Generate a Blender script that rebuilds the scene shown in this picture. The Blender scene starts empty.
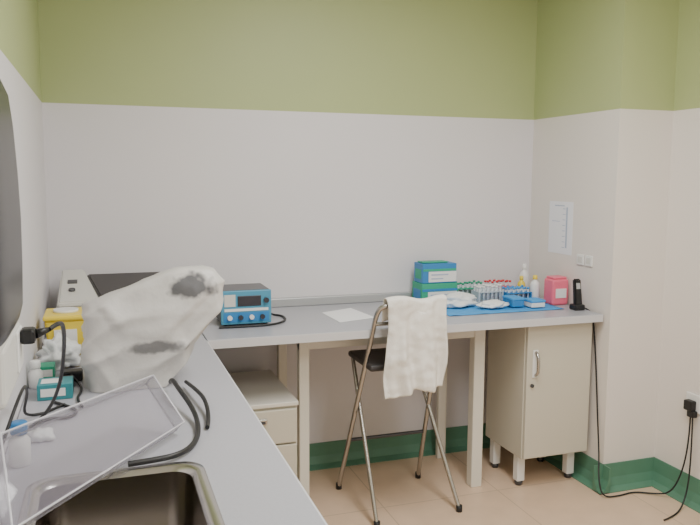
import bpy, math, bmesh, random
from mathutils import Vector, Matrix, noise
random.seed(4)
C=bpy.context.collection
# ---------------------------------------------------------------- materials
def mat(n,c,r=.55,m=0,noise_s=None,amt=.06,bump=0,trans=0,alpha=1,coat=0,emit=None):
    M=bpy.data.materials.new(n);M.use_nodes=True;nt=M.node_tree;b=nt.nodes['Principled BSDF']
    b.inputs['Base Color'].default_value=(*c,1);b.inputs['Roughness'].default_value=r;b.inputs['Metallic'].default_value=m
    b.inputs['Transmission Weight'].default_value=trans;b.inputs['Alpha'].default_value=alpha
    b.inputs['Coat Weight'].default_value=coat
    if emit: b.inputs['Emission Color'].default_value=(*emit[:3],1);b.inputs['Emission Strength'].default_value=emit[3]
    if noise_s:
        tc=nt.nodes.new('ShaderNodeTexCoord');nz=nt.nodes.new('ShaderNodeTexNoise');nz.inputs['Scale'].default_value=noise_s;nz.inputs['Detail'].default_value=4
        nt.links.new(tc.outputs['Object'],nz.inputs['Vector'])
        mx=nt.nodes.new('ShaderNodeMix');mx.data_type='RGBA'
        mx.inputs[6].default_value=(*[max(0,x*(1-amt)) for x in c],1);mx.inputs[7].default_value=(*[min(1,x*(1+amt)) for x in c],1)
        nt.links.new(nz.outputs['Fac'],mx.inputs[0]);nt.links.new(mx.outputs[2],b.inputs['Base Color'])
        if bump:
            bp=nt.nodes.new('ShaderNodeBump');bp.inputs['Strength'].default_value=bump;bp.inputs['Distance'].default_value=.01
            nt.links.new(nz.outputs['Fac'],bp.inputs['Height']);nt.links.new(bp.outputs['Normal'],b.inputs['Normal'])
    return M
def wallmat(nm,wc):
    M=bpy.data.materials.new(nm);M.use_nodes=True;nt=M.node_tree;b=nt.nodes['Principled BSDF'];b.inputs['Roughness'].default_value=.5
    g=nt.nodes.new('ShaderNodeNewGeometry');s=nt.nodes.new('ShaderNodeSeparateXYZ');nt.links.new(g.outputs['Position'],s.inputs[0])
    gt=nt.nodes.new('ShaderNodeMath');gt.operation='GREATER_THAN';gt.inputs[1].default_value=1.910;nt.links.new(s.outputs['Z'],gt.inputs[0])
    nz=nt.nodes.new('ShaderNodeTexNoise');nz.inputs['Scale'].default_value=1.6;nz.inputs['Detail'].default_value=5;nt.links.new(g.outputs['Position'],nz.inputs['Vector'])
    def pair(c,a):
        m=nt.nodes.new('ShaderNodeMix');m.data_type='RGBA';m.inputs[6].default_value=(*[x*(1-a) for x in c],1);m.inputs[7].default_value=(*[min(1,x*(1+a)) for x in c],1)
        nt.links.new(nz.outputs['Fac'],m.inputs[0]);return m
    w=pair(wc,.03);gr=pair((.435,.50,.235),.05)
    mx=nt.nodes.new('ShaderNodeMix');mx.data_type='RGBA';nt.links.new(gt.outputs[0],mx.inputs[0]);nt.links.new(w.outputs[2],mx.inputs[6]);nt.links.new(gr.outputs[2],mx.inputs[7])
    nt.links.new(mx.outputs[2],b.inputs['Base Color'])
    n2=nt.nodes.new('ShaderNodeTexNoise');n2.inputs['Scale'].default_value=90;nt.links.new(g.outputs['Position'],n2.inputs['Vector'])
    bp=nt.nodes.new('ShaderNodeBump');bp.inputs['Strength'].default_value=.05;nt.links.new(n2.outputs['Fac'],bp.inputs['Height']);nt.links.new(bp.outputs['Normal'],b.inputs['Normal'])
    return M
def floormat():
    M=bpy.data.materials.new('vinyl_floor');M.use_nodes=True;nt=M.node_tree;b=nt.nodes['Principled BSDF'];b.inputs['Roughness'].default_value=.35
    g=nt.nodes.new('ShaderNodeNewGeometry')
    br=nt.nodes.new('ShaderNodeTexBrick');br.offset=0;br.inputs['Scale'].default_value=1;br.inputs['Brick Width'].default_value=.62;br.inputs['Row Height'].default_value=.62;br.inputs['Mortar Size'].default_value=.003
    br.inputs['Color1'].default_value=(.80,.59,.42,1);br.inputs['Color2'].default_value=(.77,.565,.40,1);br.inputs['Mortar'].default_value=(.58,.42,.29,1)
    nt.links.new(g.outputs['Position'],br.inputs['Vector'])
    nz=nt.nodes.new('ShaderNodeTexNoise');nz.inputs['Scale'].default_value=9;nz.inputs['Detail'].default_value=6;nt.links.new(g.outputs['Position'],nz.inputs['Vector'])
    mx=nt.nodes.new('ShaderNodeMix');mx.data_type='RGBA';mx.blend_type='MULTIPLY';mx.inputs[0].default_value=.2
    nt.links.new(br.outputs['Color'],mx.inputs[6]);nt.links.new(nz.outputs['Fac'],mx.inputs[7]);nt.links.new(mx.outputs[2],b.inputs['Base Color'])
    return M
WALL=wallmat('two_tone_wall_paint',(.755,.73,.75));WALL_WARMLIT=wallmat('two_tone_wall_paint_warm_light',(.79,.74,.69));FLOOR=floormat()  # second wall material: warm light on column and right wall baked into its colour
CEIL=mat('ceiling_white',(.8,.79,.76),.8,noise_s=3,amt=.03)
DESK=mat('grey_laminate',(.42,.42,.46),.33,noise_s=120,amt=.07)
EDGE=mat('laminate_edge',(.62,.62,.64),.4)
BEIGE=mat('beige_lacquer',(.60,.565,.47),.45,noise_s=4,amt=.03)
BEIGE2=mat('beige_lacquer_frame',(.74,.71,.63),.4)
WHITE=mat('white_plastic',(.82,.82,.80),.4)
OFFW=mat('offwhite_plastic',(.66,.65,.61),.45,noise_s=6,amt=.04)
GREENB=mat('green_cove',(.095,.235,.155),.5,noise_s=12,amt=.12)
BLACK=mat('black_rubber',(.012,.012,.013),.45)
DARK=mat('dark_plastic',(.035,.035,.045),.3,noise_s=8,amt=.1)
DLID=mat('dark_brown_lid',(.035,.030,.030),.4,noise_s=8,amt=.1)
DISP=mat('dispenser_smoked_plastic',(.022,.022,.027),.32,noise_s=8,amt=.1)
DGREY=mat('dark_grey_plastic',(.05,.05,.055),.35)
CHROME=mat('chrome_tube',(.50,.485,.46),.25,1)
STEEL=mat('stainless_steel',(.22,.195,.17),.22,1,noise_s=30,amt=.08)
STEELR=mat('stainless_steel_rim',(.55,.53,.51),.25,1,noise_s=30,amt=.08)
ALU=mat('aluminium_trunking',(.48,.49,.50),.4,.4)
PAPER=mat('paper',(.88,.88,.90),.8)
NOTICE=mat('notice_paper_white',(.86,.87,.92),.8)
CLOTH=mat('towel_cloth',(.86,.83,.77),.95,noise_s=160,amt=.08,bump=.25)
BLUE=mat('blue_enamel',(.03,.22,.52),.4)
CYAN=mat('cyan_panel',(.07,.30,.46),.4)
LBLUE=mat('blue_absorbent_pad',(.06,.33,.72),.75,noise_s=25,amt=.12)
GREEN=mat('green_card',(.03,.38,.22),.5)
TEAL=mat('teal_card',(.04,.25,.28),.5)
YEL=mat('yellow_plastic',(.86,.66,.06),.4)
RED=mat('red_plastic',(.70,.03,.04),.4)
PINK=mat('pink_plastic',(.88,.16,.25),.35)
INK=mat('print_ink',(.42,.48,.62),.7)
SEAT=mat('dark_vinyl_seat',(.05,.045,.045),.5,noise_s=30,amt=.1)
TISSUE=mat('crumpled_white_plastic',(.80,.82,.82),.5,noise_s=20,amt=.08,bump=.5)
CLEAR=mat('clear_acrylic',(.36,.33,.39),.04,alpha=.28,coat=.6)
CLEARE=mat('clear_acrylic_edge',(.55,.53,.60),.06,alpha=.34,coat=.6)
BEAD=mat('acrylic_polished_edge',(.80,.79,.84),.15,alpha=.7,coat=1)
GLASSY=mat('tube_plastic',(.75,.82,.88),.2,alpha=.6)
LAMP=mat('lamp_diffuser',(.9,.9,.9),.5,emit=(1,.98,.95,1.5))
# ---------------------------------------------------------------- helpers
def finish(n,bm,m,smooth=False):
    me=bpy.data.meshes.new(n);bm.normal_update();bm.to_mesh(me);bm.free()
    if smooth:
        for p in me.polygons:p.use_smooth=True
    o=bpy.data.objects.new(n,me);C.objects.link(o);me.materials.append(m);return o
def box(n,x0,x1,y0,y1,z0,z1,m,bev=0,seg=2,rot=0):
    bm=bmesh.new();bmesh.ops.create_cube(bm,size=1)
    cx,cy,cz=(x0+x1)/2,(y0+y1)/2,(z0+z1)/2
    for v in bm.verts:v.co=Vector((v.co.x*(x1-x0),v.co.y*(y1-y0),v.co.z*(z1-z0)))
    if bev:bmesh.ops.bevel(bm,geom=bm.edges[:],offset=bev,segments=seg,affect='EDGES',profile=.5)
    if rot:bmesh.ops.rotate(bm,verts=bm.verts,cent=(0,0,0),matrix=Matrix.Rotation(rot,3,'Z'))
    bmesh.ops.translate(bm,verts=bm.verts,vec=(cx,cy,cz))
    return finish(n,bm,m)
def poly(n,vs,fs,m,bev=0):
    bm=bmesh.new();V=[bm.verts.new(v) for v in vs]
    for f_ in fs:bm.faces.new([V[i] for i in f_])
    bmesh.ops.recalc_face_normals(bm,faces=bm.faces)
    if bev:bmesh.ops.bevel(bm,geom=bm.edges[:],offset=bev,segments=2,affect='EDGES')
    return finish(n,bm,m)
HEX=[(0,3,2,1),(4,5,6,7),(0,1,5,4),(1,2,6,5),(2,3,7,6),(3,0,4,7)]
def cyl(n,p0,p1,r,m,r2=None,seg=20):
    p0,p1=Vector(p0),Vector(p1);d=p1-p0
    bm=bmesh.new();bmesh.ops.create_cone(bm,cap_ends=True,segments=seg,radius1=r,radius2=r if r2 is None else r2,depth=d.length)
    q=d.to_track_quat('Z','Y').to_matrix().to_4x4();q.translation=(p0+p1)/2
    bmesh.ops.transform(bm,matrix=q,verts=bm.verts)
    o=finish(n,bm,m)
    for p in o.data.polygons:
        if len(p.vertices)==4:p.use_smooth=True
    return o
def tube(n,pts,r,m,smooth=True,cyc=False):
    cu=bpy.data.curves.new(n,'CURVE');cu.dimensions='3D';cu.bevel_depth=r;cu.bevel_resolution=3;cu.use_fill_caps=True
    if smooth:
        s=cu.splines.new('NURBS');s.points.add(len(pts)-1)
        for i,p in enumerate(pts):s.points[i].co=(*p,1)
        s.use_endpoint_u=True;s.order_u=3;s.resolution_u=8
    else:
        s=cu.splines.new('POLY');s.points.add(len(pts)-1)
        for i,p in enumerate(pts):s.points[i].co=(*p,1)
    s.use_cyclic_u=cyc
    t=bpy.data.objects.new(n+'_c',cu);C.objects.link(t);bpy.context.view_layer.update()
    me=bpy.data.meshes.new_from_object(t.evaluated_get(bpy.context.evaluated_depsgraph_get()))
    bpy.data.objects.remove(t)
    for p in me.polygons:p.use_smooth=True
    o=bpy.data.objects.new(n,me);C.objects.link(o);me.materials.clear();me.materials.append(m);return o
def lathe(n,prof,loc,m,seg=24):
    bm=bmesh.new();rings=[]
    for r,z in prof:
        rings.append([bm.verts.new((loc[0]+r*math.cos(2*math.pi*k/seg),loc[1]+r*math.sin(2*math.pi*k/seg),loc[2]+z)) for k in range(seg)])
    for a,b in zip(rings,rings[1:]):
        for k in range(seg):bm.faces.new((a[k],a[(k+1)%seg],b[(k+1)%seg],b[k]))
    bm.faces.new(rings[0][::-1]);bm.faces.new(rings[-1])
    return finish(n,bm,m,True)
def group(n,parts):
    e=bpy.data.objects.new(n,None);C.objects.link(e);e.empty_display_size=.05
    for p in parts:p.parent=e
    return e
def joinboxes(n,bs,m,bev=0):
    bm=bmesh.new()
    for (x0,x1,y0,y1,z0,z1) in bs:
        r=bmesh.ops.create_cube(bm,size=1)
        for v in r['verts']:v.co=Vector(((x0+x1)/2+v.co.x*(x1-x0),(y0+y1)/2+v.co.y*(y1-y0),(z0+z1)/2+v.co.z*(z1-z0)))
    return finish(n,bm,m)
# ---------------------------------------------------------------- room
XL=-.242;XR=2.38;YB=3.69;YC=2.95;XF=2.70;YF=-1.3;ZC=2.8
box('floor',XL-.1,XF+.1,YF-.1,YB+.1,-.1,0,FLOOR)
box('ceiling',XL-.1,XF+.1,YF-.1,YB+.1,ZC,ZC+.1,CEIL)
box('wall_back',XL-.1,XR,YB,YB+.1,0,ZC,WALL)
box('wall_left',XL-.1,XL,YF,YB,0,ZC,WALL)
box('wall_column',XR,XF+.1,YC,YB+.1,0,ZC,WALL_WARMLIT)
box('wall_right',XF,XF+.1,YF,YC,0,ZC,WALL_WARMLIT)
box('wall_front',XL-.1,XF+.1,YF-.1,YF,0,ZC,WALL)
def cove(n,p0,p1,nrm):
    prof=[(0,.13),(.006,.13),(.012,.06),(.028,.02),(.06,.004),(.06,0),(0,0)]
    bm=bmesh.new();R=[]
    for p in (p0,p1):R.append([bm.verts.new((p[0]+nrm[0]*a,p[1]+nrm[1]*a,b)) for a,b in prof])
    k=len(prof)
    for i in range(k):bm.faces.new((R[0][i],R[0][(i+1)%k],R[1][(i+1)%k],R[1][i]))
    bm.faces.new(R[0][::-1]);bm.faces.new(R[1]);bmesh.ops.recalc_face_normals(bm,faces=bm.faces)
    return finish(n,bm,GREENB)
cove('baseboard_back',(.37,YB),(XR,YB),(0,-1))
cove('baseboard_column_side',(XR,YB),(XR,YC-.06),(-1,0))
cove('baseboard_column',(XR-.06,YC),(XF,YC),(0,-1))
cove('baseboard_right',(XF,YC),(XF,YF),(-1,0))
# ---------------------------------------------------------------- left worktop with sink
XW=XL+.003;YW=YB-.003
SX0,SX1,SY0,SY1=-.16,.195,1.10,1.68
group('worktop_counter',[
 joinboxes('top',[(XW,.395,SY1,YW,.86,.9),(SX1,.395,.3,SY1,.86,.9),(XW,SX0,.3,SY1,.86,.9),(SX0,SX1,.3,SY0,.86,.9)],DESK),
 box('edge_strip',.395,.399,.3,2.988,.86,.9,EDGE)])
group('base_cabinet',[joinboxes('carcass',[(XW,.34,.32,1.02,.1,.858),(XW,.34,1.76,2.7,.1,.858),(XW,.34,1.02,1.76,.1,.6)],BEIGE),
 box('plinth',XW,.30,.35,2.66,0,.1,DGREY)]+[box('door_%d'%(i+1),.34,.358,.33+i*.475,.33+i*.475+.465,.12,.85,BEIGE2,.003) for i in range(5)])
def sink():
    def rr(x0,x1,y0,y1,r,z,k=6):
        out=[]
        for cx,cy,a0 in ((x1-r,y1-r,0),(x0+r,y1-r,90),(x0+r,y0+r,180),(x1-r,y0+r,270)):
            for i in range(k+1):
                a=math.radians(a0+90*i/k);out.append((cx+r*math.cos(a),cy+r*math.sin(a),z))
        return out
    def mk(n,rings,m,cap):
        bm=bmesh.new();R=[[bm.verts.new(p) for p in r] for r in rings];k=len(R[0])
        for a,b in zip(R,R[1:]):
            for i in range(k):bm.faces.new((a[i],a[(i+1)%k],b[(i+1)%k],b[i]))
        if cap:bm.faces.new(R[-1])
        bmesh.ops.recalc_face_normals(bm,faces=bm.faces)
        return finish(n,bm,m,True)
    rim=mk('rim',[rr(SX0-.014,SX1+.014,SY0-.014,SY1+.014,.055,.9005),rr(SX0-.012,SX1+.012,SY0-.012,SY1+.012,.055,.905),rr(SX0+.010,SX1-.010,SY0+.010,SY1-.010,.05,.905),rr(SX0+.018,SX1-.018,SY0+.018,SY1-.018,.05,.895)],STEELR,False)
    bas=mk('basin',[rr(SX0+.018,SX1-.018,SY0+.018,SY1-.018,.05,.895),rr(SX0+.028,SX1-.028,SY0+.028,SY1-.028,.05,.72),rr(SX0+.06,SX1-.06,SY0+.06,SY1-.06,.04,.70)],STEEL,True)
    return group('stainless_sink',[rim,bas,cyl('drain',(.02,1.39,.698),(.02,1.39,.704),.03,DGREY)])
sink()
# ---------------------------------------------------------------- desk
LY=3.17;XD=2.366
group('laboratory_desk',[
 box('top',.40,XD,2.99,YW,.86,.9,DESK,.003),
 box('front_edge',.402,XD,2.985,2.99,.862,.898,EDGE),
 box('apron_front',.84,1.79,LY,LY+.03,.785,.86,BEIGE2),
 box('apron_back',.84,1.79,3.60,3.62,.80,.86,BEIGE2),
 box('apron_left',.84,.87,LY+.03,3.6,.80,.86,BEIGE2),box('apron_right',1.76,1.79,LY+.03,3.6,.80,.86,BEIGE2),
 box('leg_1',.84,.888,LY-.005,LY+.04,0,.859,BEIGE2,.004),box('leg_2',1.745,1.805,LY-.005,LY+.05,0,.859,BEIGE2,.004),
 box('leg_3',.84,.885,3.58,3.625,0,.859,BEIGE2,.004),box('leg_4',1.75,1.80,3.57,3.60,0,.859,BEIGE2,.004)])
box('trim_1',XL+.005,2.37,YB-.035,YB-.001,.9005,.945,ALU,.004)
# drawer unit
dp=[box('carcass',.42,.80,3.06,3.60,.07,.565,BEIGE),box('top_panel',.415,.805,3.045,3.605,.565,.585,BEIGE2,.004)]
zz=[.075,.235,.395,.558]
for i in range(3):
    dp+=[box('drawer_front_%d'%(i+1),.424,.796,3.04,3.06,zz[i]+.004,zz[i+1]-.004,BEIGE,.004),
         box('handle_%d'%(i+1),.55,.66,3.026,3.041,zz[i+1]-.062,zz[i+1]-.035,CHROME,.006),
         box('handle_recess_%d'%(i+1),.56,.65,3.0235,3.027,zz[i+1]-.057,zz[i+1]-.045,DGREY)]
for i,(x,y) in enumerate(((.45,3.1),(.77,3.1),(.45,3.56),(.77,3.56))):dp.append(cyl('castor_%d'%(i+1),(x-.012,y,.034),(x+.012,y,.034),.034,DGREY))
for i,(x,y) in enumerate(((.45,3.1),(.77,3.1),(.45,3.56),(.77,3.56))):dp.append(cyl('castor_stem_%d'%(i+1),(x,y,.05),(x,y,.075),.012,CHROME))
group('drawer_unit',dp)
# storage cabinet
cp=[box('carcass',1.965,2.352,3.06,3.42,.165,.859,BEIGE,.003),box('door',1.970,2.347,3.04,3.06,.17,.85,BEIGE,.004),
 tube('handle',[(2.015,3.04,.60),(2.015,3.012,.61),(2.015,3.010,.66),(2.015,3.012,.71),(2.015,3.04,.72)],.008,CHROME),
 box('handle_plate',2.00,2.03,3.034,3.041,.59,.73,WHITE,.003),cyl('lock',(2.0,3.03,.55),(2.0,3.041,.55),.009,DGREY)]
for i,(x,y) in enumerate(((2.0,3.13),(2.30,3.13),(2.0,3.37),(2.29,3.37))):
    cp+=[box('leg_%d'%(i+1),x-.022,x+.022,y-.022,y+.022,.025,.165,WHITE,.004),cyl('foot_%d'%(i+1),(x,y,0),(x,y,.025),.018,DGREY,.022)]
group('storage_cabinet',cp)
# ---------------------------------------------------------------- folding stool
st=[tube('long_leg_left',[(1.10,3.37,.012),(1.115,3.18,.45),(1.125,2.985,.86),(1.13,2.935,.99),(1.16,2.915,1.02),(1.30,2.912,1.025),(1.42,2.915,1.02),(1.45,2.935,.99),(1.46,2.985,.86),(1.50,3.18,.45),(1.54,3.37,.012)],.0115,CHROME),
 tube('short_leg_left',[(1.135,2.92,.012),(1.14,3.28,.70)],.0105,CHROME,False),
 tube('short_leg_right',[(1.565,2.95,.012),(1.46,3.28,.70)],.0105,CHROME,False),
 tube('rear_crossbar',[(1.112,3.245,.30),(1.52,3.245,.30)],.009,DGREY,False),
 tube('seat_rail',[(1.14,3.28,.70),(1.46,3.28,.70)],.009,CHROME,False),
 tube('backrest_bar',[(1.128,2.955,.93),(1.458,2.955,.93)],.009,CHROME,False),
 box('seat',1.12,1.45,2.98,3.30,.705,.735,SEAT,.012,3)]
for i,p in enumerate(((1.10,3.37),(1.54,3.37),(1.135,2.92),(1.565,2.95))):st.append(cyl('foot_cap_%d'%(i+1),(p[0],p[1],0),(p[0],p[1],.03),.015,BLACK))
group('folding_stool',st)
def towel():
    nu,nv=50,80;bm=bmesh.new();g=[]
    for j in range(nv+1):
        row=[];t=j/nv
        for i in range(nu+1):
            s=i/nu
            Lf=.44+.010*math.sin(s*9)-.05*s;Lb=.10
            d=t*(Lf+Lb+.03)
            fold=.014*math.sin(s*15+2.5*t)+.008*math.sin(s*27+1.3+3*t)
            if d<Lf:
                k=1-d/Lf
                z=1.04-Lf+d; y=2.886-.010*k+fold*(.4+1.0*k); x=1.162+s*(.285)-.004*k*(1-s)-.012*k*s+.008*math.sin(6*k+4*s)
            elif d<Lf+.03:
                a=(d-Lf)/.03*math.pi; z=1.04+.010*math.sin(a); y=2.913-.025*math.cos(a)+fold*.3; x=1.162+s*.285+.008*math.sin(4*s)
            else:
                k=(d-Lf-.03)/Lb; z=1.04-k*Lb; y=2.938+.02*k+fold*.1;x=1.162+s*.285+.008*math.sin(4*s)
            z+=.010*math.sin(s*5+.7)*(1-t) + (.008*math.sin(s*8) if d>Lf-.05 else 0)
            y+=.010*noise.noise(Vector((x*11,z*11,1)))+.005*noise.noise(Vector((x*30,z*30,4)))
            row.append(bm.verts.new((x,y,z)))
        g.append(row)
    for j in range(nv):
        for i in range(nu):bm.faces.new((g[j][i],g[j][i+1],g[j+1][i+1],g[j+1][i]))
    o=finish('white_towel',bm,CLOTH,True)
    m=o.modifiers.new('s','SOLIDIFY');m.thickness=.004
towel()
# ---------------------------------------------------------------- covered microscope
def cover():
    R=[(.902,-.062,.205,2.33,2.60),(1.04,-.070,.305,2.33,2.59),(1.135,-.068,.360,2.34,2.56),
       (1.165,-.055,.372,2.35,2.54),(1.225,.085,.382,2.37,2.50),(1.262,.185,.350,2.385,2.48),(1.274,.225,.320,2.40,2.46)]
    RR=[]
    for a,b in zip(R,R[1:]):
        N=max(2,int((b[0]-a[0])/.006))
        for k in range(N):RR.append([a[i]+(b[i]-a[i])*k/N for i in range(5)])
    RR.append(list(R[-1]));seg=140;bm=bmesh.new();rings=[]
    def ridge(v,s,off):
        n=noise.noise(v*s+Vector((off,off*.7,0)));return 1-min(1,abs(n)*3.0)
    for r in RR:
        z,x0,x1,y0,y1=r;cx,cy,hx,hy=(x0+x1)/2,(y0+y1)/2,(x1-x0)/2,(y1-y0)/2;row=[]
        for k in range(seg):
            a=2*math.pi*k/seg;c,s=math.cos(a),math.sin(a);e=.42
            px=cx+hx*abs(c)**e*(1 if c>=0 else -1);py=cy+hy*abs(s)**e*(1 if s>=0 else -1)
            v=Vector((px,py,z))
            q=Vector(((v.x*.55-v.z*.85)*1.0,v.y*.6,(v.x*.85+v.z*.55)*.30))
            q2=Vector(((v.x*.9+v.z*.4),v.y*.6,(v.z*.9-v.x*.4)*.35))
            n=ridge(q,11,2.3)*.013+ridge(q2,8,7.1)*.010+noise.noise(v*4)*.014-.010
            v+=Vector((c,s,0))*n
            if .915<z:v.z+=noise.noise(v*6+Vector((5,0,0)))*.010*min(1,(z-.915)*10)
            row.append(bm.verts.new(v))
        rings.append(row)
    for a,b in zip(rings,rings[1:]):
        for k in range(seg):bm.faces.new((a[k],a[(k+1)%seg],b[(k+1)%seg],b[k]))
    bm.faces.new(rings[-1]);bmesh.ops.recalc_face_normals(bm,faces=bm.faces)
    M=bpy.data.materials.new('translucent_cover_plastic');M.use_nodes=True;nt=M.node_tree;b=nt.nodes['Principled BSDF'];b.inputs['Roughness'].default_value=.42
    b.inputs['Alpha'].default_value=.86
    tc=nt.nodes.new('ShaderNodeTexCoord')
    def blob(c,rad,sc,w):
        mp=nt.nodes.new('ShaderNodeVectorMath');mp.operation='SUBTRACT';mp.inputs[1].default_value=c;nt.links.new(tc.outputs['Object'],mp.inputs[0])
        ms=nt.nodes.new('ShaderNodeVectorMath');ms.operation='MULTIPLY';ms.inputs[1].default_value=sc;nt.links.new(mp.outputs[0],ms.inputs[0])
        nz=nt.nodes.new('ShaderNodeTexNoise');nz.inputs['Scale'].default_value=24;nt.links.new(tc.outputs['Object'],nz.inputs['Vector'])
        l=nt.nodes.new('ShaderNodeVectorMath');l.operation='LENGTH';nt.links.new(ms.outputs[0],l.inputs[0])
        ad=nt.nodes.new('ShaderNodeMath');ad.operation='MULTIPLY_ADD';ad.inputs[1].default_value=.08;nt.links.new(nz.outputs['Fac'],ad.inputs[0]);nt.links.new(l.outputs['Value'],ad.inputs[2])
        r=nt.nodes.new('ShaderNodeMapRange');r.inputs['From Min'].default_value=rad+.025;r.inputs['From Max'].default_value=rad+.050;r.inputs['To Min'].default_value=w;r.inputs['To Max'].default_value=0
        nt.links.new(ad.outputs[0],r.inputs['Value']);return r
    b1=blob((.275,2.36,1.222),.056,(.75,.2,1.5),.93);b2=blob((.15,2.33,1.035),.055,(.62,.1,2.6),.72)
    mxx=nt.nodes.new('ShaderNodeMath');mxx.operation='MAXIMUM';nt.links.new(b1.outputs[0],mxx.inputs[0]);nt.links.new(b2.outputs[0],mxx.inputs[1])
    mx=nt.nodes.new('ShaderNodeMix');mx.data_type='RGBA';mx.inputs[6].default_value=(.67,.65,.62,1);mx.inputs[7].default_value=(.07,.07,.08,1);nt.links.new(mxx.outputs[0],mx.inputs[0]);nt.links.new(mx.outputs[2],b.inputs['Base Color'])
    n2=nt.nodes.new('ShaderNodeTexNoise');n2.inputs['Scale'].default_value=26;n2.inputs['Detail'].default_value=4;nt.links.new(tc.outputs['Object'],n2.inputs['Vector'])
    bp=nt.nodes.new('ShaderNodeBump');bp.inputs['Strength'].default_value=.22;bp.inputs['Distance'].default_value=.015;nt.links.new(n2.outputs['Fac'],bp.inputs['Height']);nt.links.new(bp.outputs['Normal'],b.inputs['Normal'])
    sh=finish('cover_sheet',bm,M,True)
    group('covered_microscope',[sh,box('microscope_base',.0,.17,2.40,2.54,.9005,.94,WHITE,.01),box('microscope_arm',.03,.09,2.43,2.51,.94,1.12,WHITE,.01),
      box('microscope_stage',.05,.22,2.41,2.53,1.02,1.035,DGREY,.003),cyl('eyepiece_tube',(.12,2.46,1.10),(.24,2.44,1.19),.022,DGREY)])
cover()
# ---------------------------------------------------------------- centrifuge
def centri():
    a,b=-.19,.285;d=-.075
    body=poly('body',[(a,3.2,.912),(b,3.2,.912),(b,3.6,.912),(a,3.6,.912),(a,3.2,1.03),(b,3.2,1.03),(b,3.6,1.105),(a,3.6,1.105)],HEX,OFFW,.008)
    lid=poly('lid',[(d+.07,3.19,1.032),(b+.004,3.19,1.032),(b+.004,3.58,1.107),(d,3.58,1.107),(d+.075,3.19,1.045),(b,3.19,1.045),(b,3.57,1.122),(d+.005,3.57,1.122)],HEX,DLID,.006)
    pan=poly('control_panel',[(a+.004,3.195,1.031),(d+.062,3.195,1.031),(d-.008,3.59,1.105),(a+.004,3.59,1.105),(a+.01,3.2,1.055),(d+.06,3.2,1.055),(d-.01,3.58,1.145),(a+.01,3.58,1.145)],HEX,OFFW,.006)
    ps=[body,lid,pan,box('vent_1',-.17,-.10,3.188,3.201,.98,.985,DGREY),box('vent_2',-.17,-.10,3.188,3.201,.965,.97,DGREY),
     poly('display',[(-.15,3.40,1.100),(-.11,3.40,1.100),(-.11,3.44,1.109),(-.15,3.44,1.109),(-.15,3.40,1.106),(-.11,3.40,1.106),(-.11,3.44,1.115),(-.15,3.44,1.115)],HEX,DGREY)]
    ps.append(cyl('knob',(-.13,3.32,1.075),(-.13,3.316,1.092),.014,DGREY))
    ps+= [cyl('foot_%d'%(i+1),(x,y,.9005),(x,y,.913),.015,BLACK) for i,(x,y) in enumerate(((-.16,3.23),(.24,3.23),(-.16,3.57),(.24,3.57)))]
    group('laboratory_centrifuge',ps)
centri()
def psu():
    x0,x1,y0,y1,z0,z1=.50,.725,3.24,3.46,.91,1.06
    ps=[box('case',x0,x1,y0+.012,y1,z0,z1,DGREY,.006),box('front_frame',x0-.003,x1+.003,y0,y0+.014,z0-.002,z1+.002,CYAN,.004),
     box('top_panel',x0+.004,x1-.004,y0+.01,y1-.01,z1,z1+.003,DARK),
     box('display',x0+.072,x0+.18,y0-.003,y0+.001,z0+.08,z0+.128,DARK,.002),box('label_strip',x0+.012,x1-.012,y0-.002,y0+.001,z0+.058,z0+.070,WHITE),
     box('lower_panel',x0+.008,x1-.008,y0-.0018,y0+.001,z0+.008,z0+.052,BLUE),
     box('button_panel',x0+.012,x0+.062,y0-.002,y0+.001,z0+.08,z0+.135,OFFW)]
    for i in range(4):ps.append(cyl('knob_%d'%(i+1),(x0+.035+i*.05,y0-.014,z0+.030),(x0+.035+i*.05,y0,z0+.030),.011,DARK if i%2 else WHITE))
    ps.append(cyl('knob_5',(x1-.022,y0-.014,z0+.105),(x1-.022,y0,z0+.105),.012,DARK))
    ps+= [cyl('foot_%d'%(i+1),(x,y,.9005),(x,y,.912),.01,BLACK) for i,(x,y) in enumerate(((x0+.02,y0+.03),(x1-.02,y0+.03),(x0+.02,y1-.02),(x1-.02,y1-.02)))]
    group('electrophoresis_power_supply',ps)
psu()
tube('power_cord',[(.735,3.42,.95),(.76,3.44,.907),(.82,3.40,.9065),(.81,3.28,.9065),(.74,3.20,.9065),(.64,3.19,.9065),(.55,3.195,.9065),(.48,3.20,.9065)],.005,BLACK)
poly('paper_sheet',[(1.03,3.44,.9005),(1.21,3.52,.9005),(1.24,3.24,.9005),(1.04,3.18,.9005),(1.03,3.44,.9015),(1.21,3.52,.9015),(1.24,3.24,.9015),(1.04,3.18,.9015)],HEX,PAPER)
def cart(n,x0,x1,y0,y1,z0,z1,ca,cb):
    h=z1-z0
    ps=[box('carton',x0,x1,y0,y1,z0,z1,ca,.002),box('label_band',x0+.035,x1-.002,y0-.0015,y0,z0+h*.06,z0+h*.60,WHITE),box('stripe',x0+.002,x1-.002,y0-.002,y0,z0+h*.62,z0+h*.74,cb),
     box('side_label',x0-.0015,x0,y0+.02,y1-.02,z0+h*.2,z0+h*.7,cb),
     box('text_1',x0+.05,x1-.05,y0-.003,y0-.001,z0+h*.40,z0+h*.47,INK),box('text_2',x0+.05,x1-.08,y0-.003,y0-.001,z0+h*.20,z0+h*.26,INK),
     box('opening',x0+.05,x1-.05,y0+.04,y1-.04,z1,z1+.001,WHITE)]
    group(n,ps)
cart('glove_box',1.605,1.815,3.50,3.63,.9005,1.012,GREEN,BLUE)
cart('glove_box',1.61,1.81,3.505,3.62,1.0135,1.118,BLUE,GREEN)
box('product_leaflet',1.62,1.77,3.53,3.60,1.1195,1.126,GREEN,.002)
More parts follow.
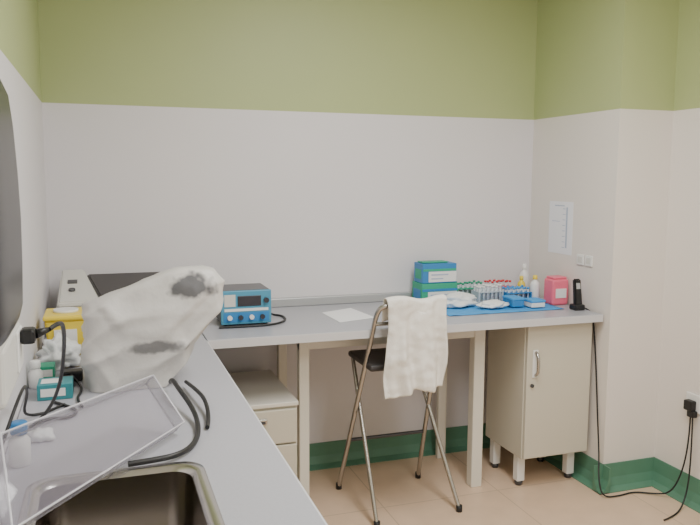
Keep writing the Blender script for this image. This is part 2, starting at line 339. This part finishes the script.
def padm():
    nx,ny=30,16;bm=bmesh.new();g=[]
    for j in range(ny+1):
        g.append([bm.verts.new((1.60+.66*i/nx,3.16+.33*j/ny,.902+.006*max(0,noise.noise(Vector((i*.4,j*.5,0)))))) for i in range(nx+1)])
    for j in range(ny):
        for i in range(nx):bm.faces.new((g[j][i],g[j][i+1],g[j+1][i+1],g[j+1][i]))
    o=finish('absorbent_pad',bm,LBLUE,True);m=o.modifiers.new('s','SOLIDIFY');m.thickness=.0015;m.offset=1
padm()
def crump(n,c,s,m,seed,sub=4,amp=.35):
    bm=bmesh.new();bmesh.ops.create_icosphere(bm,subdivisions=sub,radius=1)
    for v in bm.verts:
        p=v.co.copy();k=1+amp*(noise.noise(p*1.7+Vector((seed,0,0)))+.5*noise.noise(p*4+Vector((0,seed,0))))
        q=Vector((p.x*s[0]*k,p.y*s[1]*k,p.z*s[2]*k));q.z=max(q.z,-s[2]*.75);v.co=q+Vector((c[0],c[1],c[2]+s[2]*.75))
    return finish(n,bm,m,True)
crump('plastic_bag',(1.74,3.37,.9095),(.12,.06,.038),TISSUE,3)
crump('plastic_bag',(1.90,3.27,.9095),(.08,.04,.022),TISSUE,8)
def rack(n,x,y,w,d,h,m,capm,nx,ny,z=.9095):
    ps=[joinboxes('frame',[(x,x+w,y,y+d,z,z+.006),(x,x+w,y,y+d,z+h*.7,z+h*.7+.006),(x,x+.006,y,y+d,z+.006,z+h*.7),(x+w-.006,x+w,y,y+d,z+.006,z+h*.7)],m)]
    for i in range(nx):
        for j in range(ny):
            px=x+w*(i+.5)/nx;py=y+d*(j+.5)/ny;hh=h*(.98+.1*random.random())
            ps.append(cyl('tube_%d'%(i*ny+j+1),(px,py,z+.007),(px,py,z+hh),.006,GLASSY,seg=10))
            ps.append(cyl('cap_%d'%(i*ny+j+1),(px,py,z+hh),(px,py,z+hh+.01),.0072,capm,seg=10))
    group(n,ps)
rack('test_tube_rack',1.89,3.40,.15,.08,.080,GLASSY,WHITE,6,3)
rack('test_tube_rack',2.055,3.38,.15,.09,.065,BLUE,LBLUE,5,3)
rack('test_tube_rack',2.03,3.56,.17,.06,.085,RED,RED,6,2,.9025)
rack('test_tube_rack',1.845,3.56,.17,.06,.085,GREEN,GREEN,6,2,.9025)
group('tip_box',[box('base',2.00,2.07,3.24,3.34,.9095,.945,BLUE,.004),box('lid',1.998,2.072,3.238,3.342,.945,.958,LBLUE,.003)])
group('tip_box',[box('base',2.09,2.17,3.20,3.29,.9095,.935,WHITE,.004),box('lid',2.088,2.172,3.198,3.292,.935,.948,LBLUE,.003)])
def bottle(n,x,y,r,h,m,capm,z=.9005):
    group(n,[lathe('body',[(r*.9,0),(r,.004),(r,h*.62),(r*.85,h*.72),(r*.4,h*.80),(r*.4,h*.84)],(x,y,z),m),
             lathe('cap',[(r*.48,h*.84),(r*.5,h*.85),(r*.45,h*.98),(r*.3,h)],(x,y,z),capm)])
bottle('reagent_bottle',2.235,3.40,.026,.14,WHITE,YEL,.9095)
bottle('reagent_bottle',2.28,3.58,.028,.19,WHITE,WHITE)
bottle('reagent_bottle',2.225,3.52,.022,.13,YEL,YEL)
group('pink_sharps_container',[box('body',2.262,2.362,3.27,3.36,.9005,1.04,PINK,.012,3),box('lid',2.270,2.354,3.277,3.353,1.04,1.052,PINK,.006),box('label',2.28,2.345,3.2675,3.27,.94,.99,WHITE)])
ph=[box('cradle',2.285,2.345,3.10,3.16,.9005,.93,BLACK,.008,3),
 poly('handset',[(2.292,3.112,.925),(2.338,3.112,.925),(2.338,3.137,.925),(2.292,3.137,.925),(2.295,3.132,1.06),(2.335,3.132,1.06),(2.335,3.155,1.06),(2.295,3.155,1.06)],HEX,BLACK,.006),
 poly('screen',[(2.303,3.1235,1.01),(2.327,3.1235,1.01),(2.327,3.1245,1.01),(2.303,3.1245,1.01),(2.303,3.1285,1.04),(2.327,3.1285,1.04),(2.327,3.1295,1.04),(2.303,3.1295,1.04)],HEX,ALU)]
group('cordless_phone',ph)
tube('phone_cable',[(2.350,3.14,.91),(2.37,3.12,.906),(2.373,3.07,.88),(2.373,3.03,.6),(2.372,3.0,.35),(2.362,2.965,.19),(2.30,2.88,.08),(2.305,2.85,.006),(2.40,2.84,.006),(2.50,2.86,.006),(2.58,2.80,.008),(2.62,2.74,.03),(2.655,2.71,.14),(2.676,2.70,.30),(2.676,2.70,.428)],.004,BLACK)
tube('adapter_cable',[(2.670,2.68,.428),(2.665,2.67,.28),(2.65,2.66,.10),(2.60,2.64,.006),(2.50,2.58,.006),(2.42,2.56,.006)],.004,BLACK)
group('notice_paper',[box('sheet',2.3786,2.3797,3.285,3.50,1.165,1.45,NOTICE)]+[box('scale_bar',2.3782,2.3786,3.33,3.343,1.20,1.42,INK)]+
 [box('tick_%d'%i,2.3782,2.3786,3.35,3.375,1.20+i*.03,1.203+i*.03,INK) for i in range(8)]+
 [box('text_line_1',2.3782,2.3786,3.36,3.45,1.425,1.43,INK),box('text_line_2',2.3782,2.3786,3.40,3.47,1.34,1.343,INK)])
for i,y in enumerate((3.10,3.17)):
    group('wall_socket',[box('plate',2.371,2.3795,y,y+.058,1.125,1.18,WHITE,.003),box('insert',2.3695,2.3712,y+.012,y+.046,1.137,1.168,OFFW)])
group('wall_socket',[box('plate',2.69,2.6995,2.66,2.75,.45,.54,WHITE,.003),box('plug',2.655,2.69,2.68,2.73,.46,.51,BLACK,.006),box('plug_adapter',2.66,2.69,2.67,2.71,.43,.462,BLACK,.004)])
# ---------------------------------------------------------------- left things
def dispenser():
    bm=bmesh.new();rings=[];seg=48
    cx,cy=-.186,1.265
    prof=[(1.325,.038,.160),(1.330,.047,.172),(1.35,.052,.180),(1.42,.054,.185),(1.50,.055,.187),(1.58,.053,.186),(1.66,.049,.184),(1.71,.044,.178),(1.735,.034,.160),(1.742,.018,.13)]
    for z,hx,hy in prof:
        row=[]
        for k in range(seg):
            a=2*math.pi*k/seg;c,s=math.cos(a),math.sin(a);e=.42
            row.append(bm.verts.new((cx+hx*abs(c)**e*(1 if c>=0 else -1),cy+hy*abs(s)**e*(1 if s>=0 else -1),z)))
        rings.append(row)
    for a,b in zip(rings,rings[1:]):
        for k in range(seg):bm.faces.new((a[k],a[(k+1)%seg],b[(k+1)%seg],b[k]))
    bm.faces.new(rings[0][::-1]);bm.faces.new(rings[-1]);bmesh.ops.recalc_face_normals(bm,faces=bm.faces)
    sh=finish('shell',bm,DISP,True)
    group('paper_towel_dispenser',[sh,box('back_plate',XL+.001,-.20,1.12,1.41,1.34,1.71,OFFW,.006),box('bottom_tray',XL+.001,-.145,1.12,1.43,1.312,1.332,OFFW,.006)])
dispenser()
group('socket_outlet_box',[box('housing',XL+.001,-.150,1.22,1.475,1.205,1.308,OFFW,.012,3),box('socket_face',-.151,-.146,1.38,1.46,1.225,1.298,WHITE,.004),
 box('plug',-.146,-.120,1.405,1.44,1.27,1.298,BLACK,.006),cyl('plug_tail',(-.121,1.423,1.286),(-.100,1.435,1.290),.009,BLACK,.005)])
tube('plug_cable',[(-.0985,1.436,1.290),(-.080,1.48,1.298),(-.080,1.58,1.26),(-.09,1.75,1.18),(-.105,1.86,1.08),(-.135,1.95,.99),(-.18,2.0,.93),(-.205,2.05,.9055),(-.16,2.12,.9055),(-.10,2.10,.9055),(-.08,2.16,.9055),(-.11,2.22,.9055),(-.15,2.27,.9055)],.0045,BLACK)
tube('coiled_cable',[(-.225,1.70,.98),(-.20,1.75,1.05),(-.19,1.90,1.07),(-.20,2.05,1.0),(-.22,2.12,.93),(-.21,2.16,.9055),(-.17,2.17,.9055),(-.15,2.2,.9055),(-.12,2.24,.9055)],.004,BLACK)
tube('adapter_cable',[(-.11,2.50,.925),(-.08,2.44,.9055),(-.075,2.36,.9055),(-.09,2.28,.9055),(-.07,2.20,.9055)],.004,BLACK)
group('power_adapter',[box('body_1',-.14,-.075,2.50,2.55,.9005,.935,BLACK,.006),box('body_2',-.14,-.10,2.44,2.48,.9005,.93,BLACK,.006)])
group('yellow_sharps_bin',[poly('bin',[(-.20,2.88,.9005),(-.08,2.88,.9005),(-.08,3.02,.9005),(-.20,3.02,.9005),(-.212,2.86,1.04),(-.068,2.86,1.04),(-.068,3.04,1.04),(-.212,3.04,1.04)],HEX,YEL,.006),
 box('lid',-.217,-.063,2.855,3.045,1.04,1.058,YEL,.006),cyl('lid_flap',(-.14,2.95,1.057),(-.14,2.95,1.068),.045,WHITE),box('label',-.18,-.10,2.862,2.872,.955,1.005,WHITE)])
crump('plastic_bag',(-.160,2.72,.9005),(.062,.075,.060),TISSUE,15,4,.6)
crump('paper_tissue',(-.165,1.955,.9005),(.03,.026,.018),TISSUE,21,3,.5)
group('reagent_carton',[box('carton',-.20,-.10,2.31,2.40,.9005,.948,TEAL,.002),box('label',-.19,-.12,2.3085,2.31,.912,.936,WHITE),box('label_top',-.19,-.13,2.33,2.38,.948,.949,WHITE)])
group('reagent_carton',[box('carton',-.215,-.165,2.55,2.62,.9005,.945,GREEN,.002),box('label',-.205,-.17,2.5485,2.55,.912,.935,WHITE)])
group('small_bottle',[lathe('body',[(.022,0),(.024,.003),(.024,.06),(.014,.072),(.014,.078)],(-.198,1.80,.9005),WHITE),lathe('cap',[(.018,.076),(.019,.078),(.019,.102),(.017,.104)],(-.198,1.80,.9005),BLUE)])
group('small_bottle',[lathe('body',[(.020,0),(.022,.003),(.022,.05),(.012,.062),(.012,.066)],(-.215,2.47,.9005),WHITE),lathe('cap',[(.015,.064),(.016,.066),(.016,.086),(.014,.088)],(-.215,2.47,.9005),WHITE)])
tube('thick_cable',[(.19,2.30,.93),(.19,2.25,.955),(.20,2.15,.95),(.225,2.02,.93),(.230,1.92,.912),(.21,1.80,.9085),(.16,1.71,.914),(.09,1.695,.914),(.04,1.69,.914)],.007,BLACK)
tube('thick_cable',[(.24,2.32,.92),(.255,2.2,.93),(.27,2.08,.93),(.265,1.97,.9085),(.25,1.9,.9085)],.006,BLACK)
def acrylic():
    B=Vector((.170,1.90,.909));D=Vector((-.190,1.40,.909));A=Vector((.100,2.0,1.015));Cc=Vector((-.226,1.585,1.03))
    u=(B-D).normalized();w=(A-B);w=(w-u*w.dot(u)).normalized();n=u.cross(w).normalized()
    if n.y>0:n=-n
    P=[D,B,A,Cc];t=.004;h=.034
    def slab(nm,pts,off,th,m):
        a=[p+off for p in pts];b=[p+off+th for p in pts];return poly(nm,a+b,HEX,m)
    ps=[slab('sheet',P,Vector((0,0,0)),n*t,CLEAR)]
    cen=sum(P,Vector())/4
    names=['rim_bottom','rim_end_1','rim_top','rim_end_2']
    for i in range(4):
        p,q=P[i],P[(i+1)%4];inn=(cen-(p+q)/2);d=(q-p).normalized();inn=(inn-d*inn.dot(d)).normalized()*.004
        ps.append(poly(names[i],[p,q,q+inn,p+inn,p+n*h,q+n*h,q+n*h+inn,p+n*h+inn],HEX,CLEARE))
    ps.append(tube('rim_bead',[p+n*h for p in P]+[P[0]+n*h],.0024,BEAD,False))
    ps.append(tube('corner_bead',P+[P[0]],.0016,CLEARE,False))
    group('clear_acrylic_lid',ps)
acrylic()
# ---------------------------------------------------------------- lights
def lamp(x,y,e,sx=.6,sy=1.2,col=(1,.985,.965)):
    group('ceiling_light',[box('housing',x-sx/2-.02,x+sx/2+.02,y-sy/2-.02,y+sy/2+.02,ZC-.05,ZC-.001,WHITE),box('diffuser',x-sx/2,x+sx/2,y-sy/2,y+sy/2,ZC-.055,ZC-.05,LAMP)])
    l=bpy.data.lights.new('ceiling_light_source','AREA');l.shape='RECTANGLE';l.size=sx;l.size_y=sy;l.energy=e;l.color=col
    o=bpy.data.objects.new('ceiling_light_source',l);o.location=(x,y,ZC-.06);C.objects.link(o)
lamp(1.2,1.9,44);lamp(1.2,.1,42)
w=bpy.data.worlds.new('w');bpy.context.scene.world=w;w.use_nodes=True;w.node_tree.nodes['Background'].inputs[0].default_value=(.8,.8,.8,1);w.node_tree.nodes['Background'].inputs[1].default_value=.3
# ---------------------------------------------------------------- camera
P=math.radians(6.65);Y=math.radians(18.9)
c=bpy.data.cameras.new('camera');c.sensor_width=36;c.lens=36*727/700;c.clip_start=.01
o=bpy.data.objects.new('camera',c);C.objects.link(o)
R=Matrix.Rotation(-Y,4,'Z')@Matrix.Rotation(math.pi/2-P,4,'X')@Matrix.Rotation(math.radians(.3),4,'Z')
o.matrix_world=Matrix.Translation((0,0,1.573))@R
bpy.context.scene.camera=o
